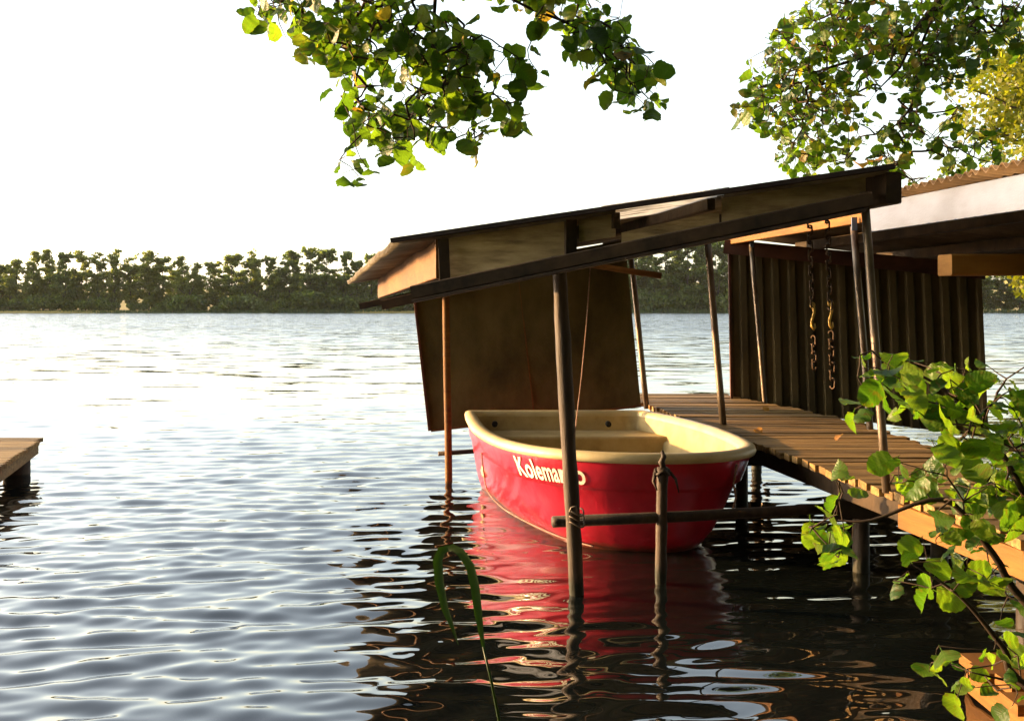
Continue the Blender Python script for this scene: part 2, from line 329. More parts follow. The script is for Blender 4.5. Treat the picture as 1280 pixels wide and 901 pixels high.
# low plank landing by the bank (lower right corner)
land = thing('plank_landing', 'low sunlit boards at the water under the alder leaves', 'landing', (1.75, 3.0, .1))
for i_, (y0, x0) in enumerate(((3.48, 1.52), (3.36, 1.50), (3.24, 1.53), (3.12, 1.49), (3.0, 1.52), (2.88, 1.50), (2.76, 1.52), (2.64, 1.5))):
    g = G(); g.beam((x0, y0, .115 + .008 * (i_ % 3)), (2.5, y0 + .02, .125), .108, .035); g.build('plank', M['tan_board'], land)
g = G(); g.beam((1.56, 3.52, .05), (1.56, 2.5, .05), .05, .09); g.build('bearer', M['tan_board'], land)
g = G(); g.beam((2.3, 3.52, .05), (2.3, 2.5, .05), .05, .09); g.build('bearer', M['dark_wood'], land)
for yy_ in (3.4, 2.7):
    for xx_ in (1.62, 2.25):
        g = G(); g.tube([(xx_, yy_, -.6), (xx_, yy_, .10)], .04, 8); g.build('pile', M['wood_pole'], land, True)

# ------------------------------------------------------------------ left pier
ZP = .255
pier = thing('small_pier', 'brown plank pier end on one stout post at left edge', 'pier', (-4.2, 7.5, ZP))
c0, dr = Vector((-3.82, 8.45, ZP)), Vector((.42, -1.55, 0)).normalized()
sx = Vector((-1, 0, 0))
nP = 60
for i in range(nP):
    p = c0 + dr * (.06 + i * .121); g = G()
    g.beam(p + Vector((random.uniform(-.01, .012), 0, -.016)), p + sx * 1.25 + Vector((0, 0, -.016 + random.uniform(-.003, .003))), .113, .032); g.build('plank', M['dock'], pier)
for off in (.05, 1.15):
    g = G(); a = c0 + sx * off + dr * .02 + Vector((0, 0, -.082)); g.beam(a, a + dr * 7.2, .05, .098); g.build('stringer', M['dock'], pier)
for dd in (.22, 2.4, 4.6):
    for off in (.16, 1.0):
        p = c0 + sx * off + dr * dd; g = G()
        g.tube([(p.x, p.y, -.6), (p.x, p.y, ZP - .04)], [.105, .10], 12); g.build('post', M['dark_wood'], pier, True)

# ------------------------------------------------------------------ shelter over the boat
sh = thing('boat_shelter', 'leaning lean-to boat shelter with corrugated roof over the red boat', 'boat shelter', (.4, 6.5, 0))
NL, NR, FL = P(490, 300, 4.85), P(1112, 208, 4.38), P(434, 352, 10.0)
FR = NR + (FL - NL) + Vector((.25, 0, .08))
def roof(u, v, dz=0):     # u in depth 0..1, v left to right 0..1
    p = (NL * (1 - v) + NR * v) * (1 - u) + (FL * (1 - v) + FR * v) * u
    return p + Vector((0, 0, dz))
us = [0, .17, .34, .51, .68, .85, 1.0]; vcols = [0, .455, .69, 1.0]
for i in range(6):
    for j in range(3):
        lift = -.012 + .006 * ((i + j) % 2) + .007 * (j == 1)
        ov = .012 if i < 5 else 0
        a, b_, c, d = roof(us[i], vcols[j], lift), roof(us[i + 1] + ov, vcols[j], lift), roof(us[i + 1] + ov, min(1, vcols[j + 1] + .02), lift), roof(us[i], min(1, vcols[j + 1] + .02), lift)
        L = (b_ - a).length; waves = round(L / .085); sag = random.uniform(.004, .016) if j == 0 else .004
        g = G(); g.patch(a, b_, c, d, waves * 8, 5, lambda u, v, w_=waves, s_=sag: (.015) * math.sin(2 * math.pi * w_ * u) + s_ * math.sin(math.pi * u) * (1 - v), .004)
        clear = (j == 1 and i in (0, 3))
        o = g.build('corrugated_sheet', M['clear'] if clear else M['sheet'], sh, True)
        if clear: o['label'] = 'translucent corrugated plastic sheet letting the sky through'
# dark roof edge strip along the near side
g = G(); g.beam(roof(-.004, -.002, -.004), roof(-.004, 1.004, -.004), .035, .022); g.build('edge_strip', M['edge'], sh)
# rafters run away from the viewer, ends show at the near side
def v_of(px, Y=4.65): return max(0, ((px - CX) * Y / F - NL.x) / (NR.x - NL.x))
for px, wd, hh, mm in ((552, .045, .185, 'board'), (716, .05, .165, 'dark_wood'), (772, .03, .07, 'dark_wood'), (885, .035, .05, 'dark_wood'), (1092, .07, .135, 'dark_wood')):
    v = v_of(px) if px != 552 else (P(552, 300, 4.82).x - NL.x) / (NR.x - NL.x)
    g = G(); a = roof(.004, v, -.024 - hh / 2); b_ = roof(.985, v + (.025 if px == 552 else 0), -.024 - hh / 2); g.beam(a, b_, wd, hh)
    o = g.build('rafter', M[mm], sh)
    if px == 552: o.name = 'fascia_board'; o['label'] = 'pine fascia board glowing in the low sun under the left eave'
# dark block standing in for shade on the fascia board's end grain
g = G(); g.beam(roof(-.002, v_of(554, 4.82), -.03), roof(-.002, v_of(554, 4.82) + .004, -.22), .05, .012, up=(0, 1, 0)); g.build('end_shade', M['dark_wood'], sh)
# cross beams
def cross(name, a, b_, w_, h_): g = G(); g.beam(a, b_, w_, h_); return g.build(name, M['dark_wood'], sh)
cross('cross_beam', P(516, 366, 4.75), P(1090, 249, 4.40), .06, .062)
cross('cross_beam', P(478, 381, 6.6), Vector((1.42, 6.35, 1.80)), .05, .06)
cross('cross_beam', P(450, 383, 9.2), Vector((.9, 9.0, 1.80)), .05, .055)
g = G(); g.beam(P(517, 376.5, 4.745), P(1082, 263, 4.395), .075, .012); g.build('batten', M['wood_pole'], sh)
# weathered planks closing the gap between roof edge and beam
for q in (((563, 350), (711, 322), (711, 274), (561, 297), 4.83, 4.72), ((724, 303), (769, 296), (769, 267), (724, 273), 4.72, 4.68), ((777, 309), (899, 282), (899, 264), (777, 291), 4.68, 4.60), ((902, 282), (1082, 245), (1082, 219), (902, 247), 4.60, 4.47)):
    g = G(); (x0_, x1_, x2_, x3_), ya, yb = q[:4], q[4], q[5]
    g.patch(P(*x0_, ya), P(*x1_, yb), P(*x2_, yb), P(*x3_, ya), 6, 2, lambda u, v: .004 * math.sin(5 * u), .016); g.build('gable_plank', M['old_board'], sh)
# posts
def post(name, pt, pb, Y, r, m, parent, ext=0, n=10):
    a, b_ = P(*pt, Y), P(*pb, Y); d = (b_ - a).normalized(); g = G(); k = 5
    pts = [a.lerp(b_ + d * ext, i / k) for i in range(k + 1)]
    for q in pts[1:-1]: q += Vector((random.uniform(-1, 1), random.uniform(-1, 1), 0)) * r * .06
    if m is M['wood_pole']:
        k = 22; pts = [a.lerp(b_ + d * ext, i / k) + Vector((random.uniform(-1, 1), random.uniform(-1, 1), 0)) * r * .05 for i in range(k + 1)]
        g.tube(pts, [r * random.uniform(.93, 1.07) for _ in pts], n)
    else: g.tube(pts, r, n)
    return g.build(name, m, parent, True)
near_post = post('post', (698, 320), (721, 742), 4.72, .034, M['wood_pole'], sh, .5, 14)
post('post', (557, 340), (561, 600), 7.9, .028, M['tan_board'], sh, .5, 12)
post('post', (788, 312), (808, 506), 8.38, .024, M['pole'], sh, .03)
post('post', (883, 285), (904, 530), 6.95, .024, M['pole'], sh, .03)
post('post', (1080, 240), (1108, 612), 4.44, .018, M['pole'], sh, .012)
# rails
g = G(); g.tube([P(691, 652, 4.79), P(860, 645, 4.985), P(1090, 632, 5.2)], [.027, .026, .025], 10); g.build('rail', M['wood_pole'], sh, True)
g = G(); g.tube([P(548, 567, 7.93), P(700, 556, 8.2)], .018, 8); g.build('rail', M['wood_pole'], sh, True)
# wire tie at the near post
g = G()
for k in range(3):
    c = P(719.2 + k * .4, 640 + 7 * k, 4.72); g.tube([c + Vector((math.cos(a_) * .038, math.sin(a_) * .040, .012 * math.sin(a_ * 2))) for a_ in [j * math.pi / 8 for j in range(17)]], .004, 5, False)
g.tube([P(711, 643, 4.66), P(714, 634, 4.66), P(720, 632, 4.655), P(722, 641, 4.66)], .0035, 5); g.build('wire_tie', M['pole'], near_post, True)
# back panel: two dark sheets hung under the far side
Yb = 8.25
tops = [P(516, 352, Yb), P(646, 325, Yb), P(781, 300, Yb)]; bots = [P(537, 538, Yb), P(668, 522, Yb), P(801, 507, Yb)]
for k in range(2):
    g = G(); g.patch(bots[k], bots[k + 1] + Vector((.012 if k == 0 else 0, -.008 * k, 0)), tops[k + 1], tops[k] + Vector((0, -.008 * k, 0)), 8, 10, lambda u, v, k=k: .012 * math.sin(3 * u + k) * math.sin(2.5 * v), .010)
    g.build('back_panel', M['panel'], sh)
fr = Vector((0, -.016, 0))
g = G(); g.beam(tops[0] + fr, bots[0] + fr, .022, .02); g.build('panel_frame', M['rust_board'], sh)
g = G(); g.beam(bots[0] + fr + Vector((.012, 0, 0)), bots[2] + fr, .014, .018); g.build('panel_frame', M['board'], sh)
g = G(); g.beam(tops[1] + fr, bots[1] + fr, .008, .01); g.build('panel_batten', M['board'], sh)

# round stick lying on the cross beams
g = G(); g.tube([P(640, 316, 5.6), P(736, 331, 5.55), P(827, 345, 5.5)], [.014, .015, .017], 10)
tag(g.build('wooden_stick', M['board'], None, True), 'round wooden stick poking out under the shelter roof', 'stick')
# loose cord from the roof to the boat
g = G(); g.tube([P(738, 330, 6.4), P(733, 406, 6.3), P(727, 470, 6.2), P(719, 538, 6.1), P(716, 568, 5.9)], .0035, 5)
tag(g.build('thin_cord', M['rope'], None, True), 'thin slack cord hanging from the shelter roof to the boat', 'cord')

# short mooring post in front of the bow
mp = thing('mooring_post', 'short round post with a knotted rope before the bow', 'post', P(826, 730, 4.93))
shaft = post('shaft', (828, 584), (826, 722), 4.93, .027, M['wood_pole'], mp, .5, 14)
g = G(); c = P(828, 582, 4.93)
g.tube([c + Vector((.008, 0, -.02)), c + Vector((-.006, -.01, .02)), c + Vector((.006, -.01, .045)), c + Vector((-.002, 0, .07))], [.013, .016, .013, .007], 8)
g.tube([c + Vector((math.cos(a_) * .032, math.sin(a_) * .032, -.03 + .01 * math.sin(3 * a_))) for a_ in [j * math.pi / 8 for j in range(17)]], .010, 6, False)
g.tube([c + Vector((-.035, -.01, -.03)), c + Vector((-.045, -.02, -.07)), c + Vector((-.03, -.035, -.11))], [.009, .008, .003], 6)
g.tube([c + Vector((.035, -.01, -.03)), c + Vector((.06, -.02, -.06)), c + Vector((.075, -.02, -.125))], [.009, .007, .003], 6)
g.build('rope_knot', M['wood_pole'], shaft, True)

# ------------------------------------------------------------------ second shelter (right)
s2 = thing('boat_shelter', 'second boat shelter with white eave board and ribbed brown wall', 'boat shelter', (3.0, 7.0, 0))
ea, eb = P(912, 300, 9.0), P(1080, 268, 6.62)        # eave line, far to near
ez = eb + (eb - ea).normalized() * 3.4
g = G(); g.beam(P(911, 299, 9.0), P(1086, 268, 6.55), .04, .095); g.build('eave_board', M['tan_board'], s2)
wa, wb = P(1087, 273, 6.56), P(1300, 237, 4.96); wdir = (wb - wa).normalized()
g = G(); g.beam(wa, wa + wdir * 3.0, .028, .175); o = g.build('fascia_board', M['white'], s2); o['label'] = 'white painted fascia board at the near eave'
for k in range(7):                                    # roof sheets, corrugation ends show as scallops on the eave
    e0, e1 = -.35, 5.35
    la = ea + (ez - ea).normalized() * (e0 + (e1 - e0) * k / 7); lb = ea + (ez - ea).normalized() * (e0 + (e1 - e0) * (k + 1) / 7 + .03)
    up = Vector((-.10, 0, .085 + .004 * (k % 2))); rt = Vector((2.6, .25, -.28))
    L = (lb - la).length; wv = round(L / .085); g = G()
    g.patch(la + up, lb + up, lb + up + rt, la + up + rt, wv * 8, 3, lambda u, v, w_=wv: .016 * math.sin(2 * math.pi * w_ * u), .004)
    g.build('corrugated_sheet', M['sheet2'], s2, True)
for f_ in (.25, .55, .85):                              # purlins under the sheets
    g = G(); off = Vector((2.45, .25, -.28)) * f_ + Vector((0, 0, .01)); g.beam(ea + off, ea + off + (ez - ea).normalized() * 5.0, .06, .08); g.build('purlin', M['dark_wood'], s2)
post('post', (939, 305), (956, 503), 8.78, .021, M['pole'], s2, .3)
post('post', (1067, 283), (1088, 540), 6.7, .022, M['pole'], s2, .4)
for pc in ((939, 301, 8.74), (1066, 278, 6.66)):
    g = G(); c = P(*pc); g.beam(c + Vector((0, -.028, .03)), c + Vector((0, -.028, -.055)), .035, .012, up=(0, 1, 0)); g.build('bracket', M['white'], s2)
bA = P(1195, 333, 6.0)
g = G(); g.beam(P(1181, 331.5, 5.9), P(1181, 331.5, 5.9) + Vector((2.4, .3, .02)), .15, .12); o = g.build('tie_beam', M['sun_glow'], s2); o['label'] = 'thick timber beam with painted sun glow under the right roof'
# ribbed wall
w0b, w1b, w0t, w1t = P(914, 506, 9.0), P(1236, 547, 8.5), P(910, 311, 9.0), P(1226, 326, 8.5)
def trap(u, n):
    x = (u * n) % 1.0; return .028 * (0 if x < .12 else (x - .12) / .1 if x < .22 else 1 if x < .62 else (0.72 - x) / .1 if x < .72 else 0)
for k in range(3):
    u0, u1 = k / 3, (k + 1) / 3
    g = G(); g.patch(w0b.lerp(w1b, u0), w0b.lerp(w1b, u1), w0t.lerp(w1t, u1), w0t.lerp(w1t, u0), 100, 1, lambda u, v: -trap(u, 5), .004); g.build('wall_sheet', M['metal_wall'], s2)
g = G(); g.beam(P(905, 308, 8.93), P(1232, 340, 8.42), .03, .12); g.build('header_board', M['rust_board'], s2)
g = G(); g.beam(P(911.5, 311, 8.95), P(914.5, 506, 8.95), .03, .02); g.build('corner_strip', M['rust_board'], s2)

# ------------------------------------------------------------------ chains
def chain(px, y0, y1, Y, hooky, label):
    th_ = thing('hanging_chain', label, 'chain', P(px, y0, Y), 'chains hanging from the shelter beam')
    lean = .034
    L = .046; n_ = int((y1 - y0) * Y / F / (L * .74))
    g = G(); pts = []
    for j in range(17):
        a_ = 2 * math.pi * j / 16; pts.append((.0115 * math.cos(a_), 0, math.copysign(max(0, L / 2 - .0115), math.sin(a_)) + .0115 * math.sin(a_)))
    g.tube(pts, .0042, 5, False); lm = g.mesh('link', M['chain'], True); hm = lm.copy(); hm.materials[0] = M['hook']
    top = P(px, y0, Y)
    for k in range(n_):
        z = -k * L * .74; py = y0 - z * F / Y; hk = hooky[0] < py < hooky[1]
        if hk: continue
        o = link('link', lm, th_); o.matrix_parent_inverse = Matrix(); o.location = (-z * lean, 0, z - L / 2)
        o.rotation_euler = (random.uniform(-.1, .1), 0, (k % 2) * math.pi / 2 + .6 + random.uniform(-.2, .2))
    za, zb = -(hooky[0] - y0) * Y / F, -(hooky[1] - y0) * Y / F
    g = G(); q = lambda f, dx=0: Vector((-(za + (zb - za) * f) * lean + dx, 0, za + (zb - za) * f))
    g.tube([q(.0, -.004), q(.15, .004), q(.35, .006), q(.55, -.001), q(.7, -.007), q(.88, -.005), q(1, .003), q(.92, .008), q(.76, .007)], [.004, .006, .0065, .006, .006, .006, .006, .005, .003], 7)
    g.tube([q(.08, .0) + Vector((math.cos(a_) * .009, 0, math.sin(a_) * .011)) for a_ in [j * math.pi / 6 for j in range(13)]], .004, 6, False)
    o = g.build('hook', M['hook'], th_, True); o.matrix_parent_inverse = Matrix()
chain(1012, 272, 462, 4.5, (379, 412), 'rusty chain with hook, the left and shorter of two')
chain(1034, 266, 486, 4.5, (376, 411), 'rusty chain with hook, the right and longer of two')

# ------------------------------------------------------------------ boat
boat = thing('rowing_boat', 'red dinghy with cream rim and blunt bow moored at the dock', 'boat', (.5, 6.4, 0))
OUT = [(-.33, 7.60), (-.29, 7.1), (-.215, 6.5), (-.07, 5.93), (.13, 5.56), (.42, 5.34), (.74, 5.27), (1.05, 5.33), (1.26, 5.53), (1.335, 5.86), (1.30, 6.45), (1.16, 7.1), (.97, 7.62)]
def catmull(pts, n):
    out = []; P_ = [Vector(p) for p in pts]; P_ = [P_[0] * 2 - P_[1]] + P_ + [P_[-1] * 2 - P_[-2]]
    for i in range(1, len(P_) - 2):
        for k in range(n):
            t_ = k / n; p0, p1, p2, p3 = P_[i - 1:i + 3]
            out.append(.5 * (2 * p1 + (p2 - p0) * t_ + (2 * p0 - 5 * p1 + 4 * p2 - p3) * t_ ** 2 + (3 * p1 - p0 - 3 * p2 + p3) * t_ ** 3))
    return out + [P_[-2]]
ol = catmull(OUT, 8)
tl, trr = ol[0], ol[-1]
for k in range(1, 14): ol.append(trr.lerp(tl, k / 14) + Vector((0, .02 * math.sin(math.pi * k / 14))))
NO = len(ol)
A0, A1 = Vector((.34, 7.2)), Vector((.66, 5.85))
def inward(p):
    d = A1 - A0; t_ = max(0, min(1, (p - A0).dot(d) / d.dot(d))); a = A0 + d * t_
    return (a - p).normalized(), t_
def hullp(p, off, z):
    n_, t_ = inward(p); return Vector((p.x + n_.x * off, p.y + n_.y * off, z))
def woff(p):
    t_ = max(0, min(1, (7.6 - p.y) / 2.3)); return .13 + .16 * min(1, t_ * 1.4)
ZR = .505
prof = [(.02, .53), (.02, ZR), (.08, .47), (.20, .375), (.27, .360), (.33, .345), (.50, .23), (.72, .10), (1.0, 0.0), (1.35, -.10), (2.0, -.16)]
def hull_surface(p, z):
    for (o0, z0), (o1, z1) in zip(prof[1:], prof[2:]):
        if z0 >= z >= z1: return hullp(p, (o0 + (o1 - o0) * (z0 - z) / (z0 - z1)) * woff(p) , z)
    return hullp(p, 0, z)
g = G(); V = []
for o_, z in prof: V += [hullp(p, o_ * woff(p) if o_ > .03 else .02 * .5, z) for p in ol]
n = len(prof)
g.add(V, [(r_ * NO + i, r_ * NO + (i + 1) % NO, (r_ + 1) * NO + (i + 1) % NO, (r_ + 1) * NO + i) for r_ in range(n - 1) for i in range(NO)] + [tuple(range((n - 1) * NO, n * NO))])
hull = g.build('hull', M['red'], boat, True)
# rim
g = G(); rp = [(.012, ZR - .002), (-.012, ZR + .004), (-.02, ZR + .022), (-.012, ZR + .044), (.012, ZR + .054), (.045, ZR + .052), (.066, ZR + .042), (.072, ZR + .02), (.068, ZR - .01)]
V = [hullp(p, o_, z + .012 * max(0, (5.9 - p.y))) for o_, z in rp for p in ol]; k = len(rp)
g.add(V, [(r_ * NO + i, ((r_ + 1) % k) * NO + i, ((r_ + 1) % k) * NO + (i + 1) % NO, r_ * NO + (i + 1) % NO) for r_ in range(k) for i in range(NO)])
g.build('gunwale', M['cream'], boat, True)
# liner
g = G(); lp = [(.069, ZR + .03), (.075, ZR - .02), (.09, .40), (.11, .385), (.14, .25), (.19, .16), (.24, .13)]
V = [hullp(p, o_, z) for o_, z in lp for p in ol]; k = len(lp)
g.add(V, [(r_ * NO + i, (r_ + 1) * NO + i, (r_ + 1) * NO + (i + 1) % NO, r_ * NO + (i + 1) % NO) for r_ in range(k - 1) for i in range(NO)] + [tuple(range((k - 1) * NO, k * NO))])
liner = g.build('inner_liner', M['inner'], boat, True)
# stern box seat and forward thwart
def slab(y0, y1, z0, z1, name):
    def span(y):
        xs = [hullp(p, .10, 0).x for p in ol if abs(p.y - y) < .14]; return min(xs), max(xs)
    a0, a1 = span(y0); b0, b1 = span(min(y1, 7.45)); bm = bmesh.new()
    vs_ = [bm.verts.new(c) for c in ((a0, y0, z0), (a1, y0, z0), (b1, y1, z0), (b0, y1, z0), (a0, y0, z1), (a1, y0, z1), (b1, y1, z1), (b0, y1, z1))]
    for f in ((0, 1, 5, 4), (1, 2, 6, 5), (2, 3, 7, 6), (3, 0, 4, 7), (4, 5, 6, 7), (3, 2, 1, 0)): bm.faces.new([vs_[i] for i in f])
    bmesh.ops.bevel(bm, geom=bm.edges[:], offset=.018, segments=3, affect='EDGES', profile=.5)
    me = bpy.data.meshes.new(name); bm.to_mesh(me); bm.free(); me.materials.append(M['inner']); return link(name, me, boat)
slab(7.12, 7.52, .14, .425, 'stern_seat')
for px in (618.5, 760.5):
    c = P(px, 530, 7.48); g = G(); g.tube([c + Vector((0, .03, 0)), c + Vector((0, -.016, 0)), c + Vector((0, -.02, 0))], [.021, .021, .014], 14); g.build('drain_plug', M['black'], liner, True)
# name on the port bow
def at_px(px):                                      # outline parameter whose hull point appears at this picture column
    best = min((abs(CX + F * hull_surface(p, .43).x / hull_surface(p, .43).y - px), i) for i, p in enumerate(ol[:70]))[1]
    return best
arc = [0]
for a, b_ in zip(ol, ol[1:]): arc.append(arc[-1] + (b_ - a).length)
def ol_at(s_):
    for i in range(len(arc) - 1):
        if arc[i] <= s_ <= arc[i + 1]: return ol[i].lerp(ol[i + 1], (s_ - arc[i]) / (arc[i + 1] - arc[i]))
    return ol[-1]
cols = [CX + F * hull_surface(p, .43).x / hull_surface(p, .43).y for p in ol[:64]]
def s_col(px): return float(np.interp(px, cols, arc[:64]))
s0 = s_col(647)
tcv = bpy.data.curves.new('name', 'FONT'); tcv.body = 'Kolemano'; tcv.size = 1; tcv.offset = .022; tcv.resolution_u = 3; tcv.space_character = 1.04
to = bpy.data.objects.new('name', tcv); COL.objects.link(to); bpy.context.view_layer.update()
tm = bpy.data.meshes.new_from_object(to.evaluated_get(bpy.context.evaluated_depsgraph_get()))
bpy.data.objects.remove(to)
bm = bmesh.new(); bm.from_mesh(tm); bmesh.ops.subdivide_edges(bm, edges=[e for e in bm.edges if e.calc_length() > .2], cuts=2, use_grid_fill=False); bmesh.ops.triangulate(bm, faces=bm.faces[:])
xs = [v.co.x for v in bm.verts]; x0, x1 = min(xs), max(xs); y0, y1 = min(v.co.y for v in bm.verts), max(v.co.y for v in bm.verts)
for v in bm.verts:
    s_ = s_col(float(np.interp((v.co.x - x0) / (x1 - x0), [0, .765, .88, 1], [647, 700, 718, 732]))); z = .376 + (v.co.y - y0) / (y1 - y0) * .112 + .012 * (s_ - s0)
    p = ol_at(s_); q = hull_surface(p, min(z, ZR - .002)); n_, _ = inward(p); v.co = q - Vector((n_.x, n_.y, .15)) * .005
me = bpy.data.meshes.new('name_lettering'); bm.to_mesh(me); bm.free(); me.materials.clear(); me.materials.append(M['letter'])
link('name_lettering', me, hull)
# mooring rope slung along the port bow
rp_ = [P(602, 566, 6.62), P(604, 585, 6.62), P(609, 612, 6.55), P(625, 632, 6.38), P(650, 648, 6.15), P(690, 667, 5.83), P(720, 677, 5.66), P(742, 683, 5.55)]
pts = [Vector(p) for p in catmull([tuple(p) for p in rp_], 5)]
g = G(); g.tube(pts, .0045, 6)
tag(g.build('mooring_rope', M['rope'], None, True), 'pale rope slung along the left side of the red hull', 'rope')
g = G(); g.tube([P(921, 580, 5.42), P(917, 605, 5.44), P(920, 622, 5.43), P(915, 640, 5.44)], .006, 5)
tag(g.build('rope_tail', M['rope'], None, True), 'short rope end dangling below the rim near the dock', 'rope')

# ------------------------------------------------------------------ leaves
def leaf_mesh(name, m, bend, fold, kind=0, seed=0):
    rr = random.Random(seed); V, Fq, U = [], [], []; n_ = 13
    def h(x, y): return -bend * x * x + fold * abs(y) + .035 * math.sin(11 * x + 5 * y + seed) + .02 * math.sin(23 * x)
    for i in range(n_):
        x = i / (n_ - 1); y = .45 * max(0, 1 - abs(2 * x ** .9 - 1) ** 2.5) ** .55 * (1 if kind == 0 else .82); tooth = 1.03 if i % 2 else .97
        for sx_ in (1, -1):
            yy_ = y * tooth * (1 + rr.uniform(-.05, .04)) * sx_; V.append((x - .03 * (y > .05), yy_, h(x, yy_)))
        V.append((x if x < 1 else .97, 0, h(x, 0) - .02 * math.sin(math.pi * x)))
    for i in range(n_ - 1):
        a, b_ = i * 3, (i + 1) * 3; Fq += [(a + 2, b_ + 2, b_, a), (a + 2, a + 1, b_ + 1, b_ + 2)]
    k = len(V); V += [(-.28, .012, .03), (-.28, -.012, .03), (.02, .015, 0), (.02, -.015, 0)]; Fq.append((k, k + 1, k + 3, k + 2))
    me = bpy.data.meshes.new(name); me.from_pydata(V, [], Fq); me.materials.append(m)
    uv = me.uv_layers.new(name='leaf'); 
    for lp_ in me.loops: uv.data[lp_.index].uv = V[lp_.vertex_index][:2]
    me.polygons.foreach_set('use_smooth', [True] * len(me.polygons)); me.update(); return me
def leaf_set(m): return [leaf_mesh('leaf', m, b_, f, k, i) for i, (b_, f, k) in enumerate(((.1, .15, 0), (.3, .3, 0), (-.12, .25, 1), (.45, .12, 0), (.2, .55, 0), (.35, .35, 1), (.6, .4, 0)))]

def grow(points, roots, rnd, r0=.0012, kmax=.006):
    """join leaf points to the nearest node towards the roots; returns twig segments with radii"""
    nodes = [Vector(r_) for r_ in roots]; par = [-1] * len(nodes)
    rc = sum(nodes, Vector()) / len(nodes)
    order = sorted(range(len(points)), key=lambda i: min((points[i] - r_).length for r_ in roots))
    arr = np.array([tuple(n_) for n_ in nodes]); ids = []
    for i in order:
        p = points[i]; d = np.linalg.norm(arr - np.array(p), axis=1); j = int(np.argmin(d))
        nodes.append(p); par.append(j); arr = np.vstack([arr, np.array(p)[None]]); ids.append(i)
    cnt = [1] * len(nodes)
    for k in range(len(nodes) - 1, -1, -1):
        if par[k] >= 0: cnt[par[k]] += cnt[k]
    g = G()
    for k in range(len(nodes)):
        if par[k] < 0: continue
        a, b_ = nodes[par[k]], nodes[k]; L = (b_ - a).length
        mid = a.lerp(b_, .5) + Vector((rnd.uniform(-1, 1), rnd.uniform(-1, 1), rnd.uniform(-.5, 1))) * L * .08
        ra, rb = min(kmax, r0 * cnt[par[k]] ** .42) if par[par[k]] >= 0 else min(kmax, r0 * cnt[k] ** .45), min(kmax, r0 * cnt[k] ** .42)
        g.tube([a, mid, b_], [ra, (ra + rb) / 2, rb], 5, False)
    return g

def place_leaves(root, pts, meshes, size, rnd, name_stuff, maxobj=300, droop=.6, visible=None):
    """each leaf hangs from its twig node; those in view become single leaves"""
    inv = Matrix.Translation(root.location).inverted(); objs = 0; Vs, Fs, Us, off = [], [], [], 0
    order = list(range(len(pts))); 
    if visible: order.sort(key=lambda i: not visible(pts[i]))
    for i in order:
        p = pts[i]; az = rnd.uniform(0, 2 * math.pi); el = -droop + rnd.gauss(0, .45)
        x = Vector((math.cos(az) * math.cos(el), math.sin(az) * math.cos(el), math.sin(el)))
        y = Vector((rnd.gauss(0, 1), rnd.gauss(0, 1), rnd.gauss(0, .6))); y = (y - x * y.dot(x)).normalized(); z = x.cross(y)
        s_ = size * rnd.choice((.5, .65, .8, .9, 1, 1.1, 1.25)) * rnd.uniform(.9, 1.1)
        mt = Matrix((x * s_, y * s_, z * s_)).transposed().to_4x4(); mt.translation = p + x * s_ * .2
        me = rnd.choice(meshes)
        if objs < maxobj and (not visible or visible(p)):
            o = bpy.data.objects.new('leaf', me); COL.objects.link(o); o.parent = root; o.matrix_parent_inverse = inv; o.matrix_basis = mt; objs += 1
        else:
            a = np.array([v.co for v in me.vertices]); a = a @ np.array(mt.to_3x3()).T + np.array(mt.translation)
            Vs.append(a); Fs += [tuple(v + off for v in pg.vertices) for pg in me.polygons]; Us += [tuple(d.uv) for d in me.uv_layers[0].data]; off += len(a)
    if Vs:
        me = bpy.data.meshes.new(name_stuff); me.from_pydata(np.concatenate(Vs).tolist(), [], Fs); me.materials.append(meshes[0].materials[0])
        uv = me.uv_layers.new(name='leaf'); uv.data.foreach_set('uv', np.array(Us, dtype=np.float32).ravel())
        me.polygons.foreach_set('use_smooth', [True] * len(me.polygons)); me.update()
        o = link(name_stuff, me, root); o['kind'] = 'stuff'

def in_frame(p):
    if p.y < .3: return False
    px, py = CX + F * p.x / p.y, HY - F * (p.z - H) / p.y; return -10 < px < 1290 and -10 < py < 911

def scatter(clusters, Y0, dep, rnd, dens=1.0):
    pts = []
    for cx_, cy_, rx, ry, n_ in clusters:
        k = 0
        while k < n_ * dens:
            a, b_ = rnd.uniform(-1, 1), rnd.uniform(-1, 1)
            if a * a + b_ * b_ > 1: continue
            pts.append(P(cx_ + a * rx, cy_ + b_ * ry, Y0 + rnd.uniform(-dep, dep))); k += 1
    return pts

# --- alder leaning over from the left bank: its branch hangs into the top of the picture
rnd = random.Random(11)
alder = thing('alder_tree', 'alder whose leafy branch hangs into the top centre of the view', 'tree', (-2.6, 1.3, .3))
g = G(); g.tube([(-2.6, 1.3, .2), (-2.55, 1.35, 1.2), (-2.4, 1.45, 2.4), (-2.3, 1.5, 3.6), (-2.35, 1.4, 5.0), (-2.5, 1.2, 6.6)], [.16, .13, .115, .10, .075, .04], 12); g.build('trunk', M['bark'], alder, True)
limb = [Vector(p) for p in ((-2.4, 1.45, 2.6), (-1.9, 2.1, 3.1), (-1.2, 2.9, 3.25), (-.6, 3.5, 3.1), (-.25, 3.75, 2.85), (.15, 3.85, 2.7), (.45, 3.95, 2.55))]
g = G(); g.tube(limb, [.055, .045, .034, .024, .016, .011, .007], 8)
g.tube([limb[2], Vector((-.9, 3.4, 3.0)), Vector((-.75, 3.7, 2.75)), P(415, -10, 3.8)], [.022, .016, .012, .007], 7); g.build('limb', M['bark'], alder, True)
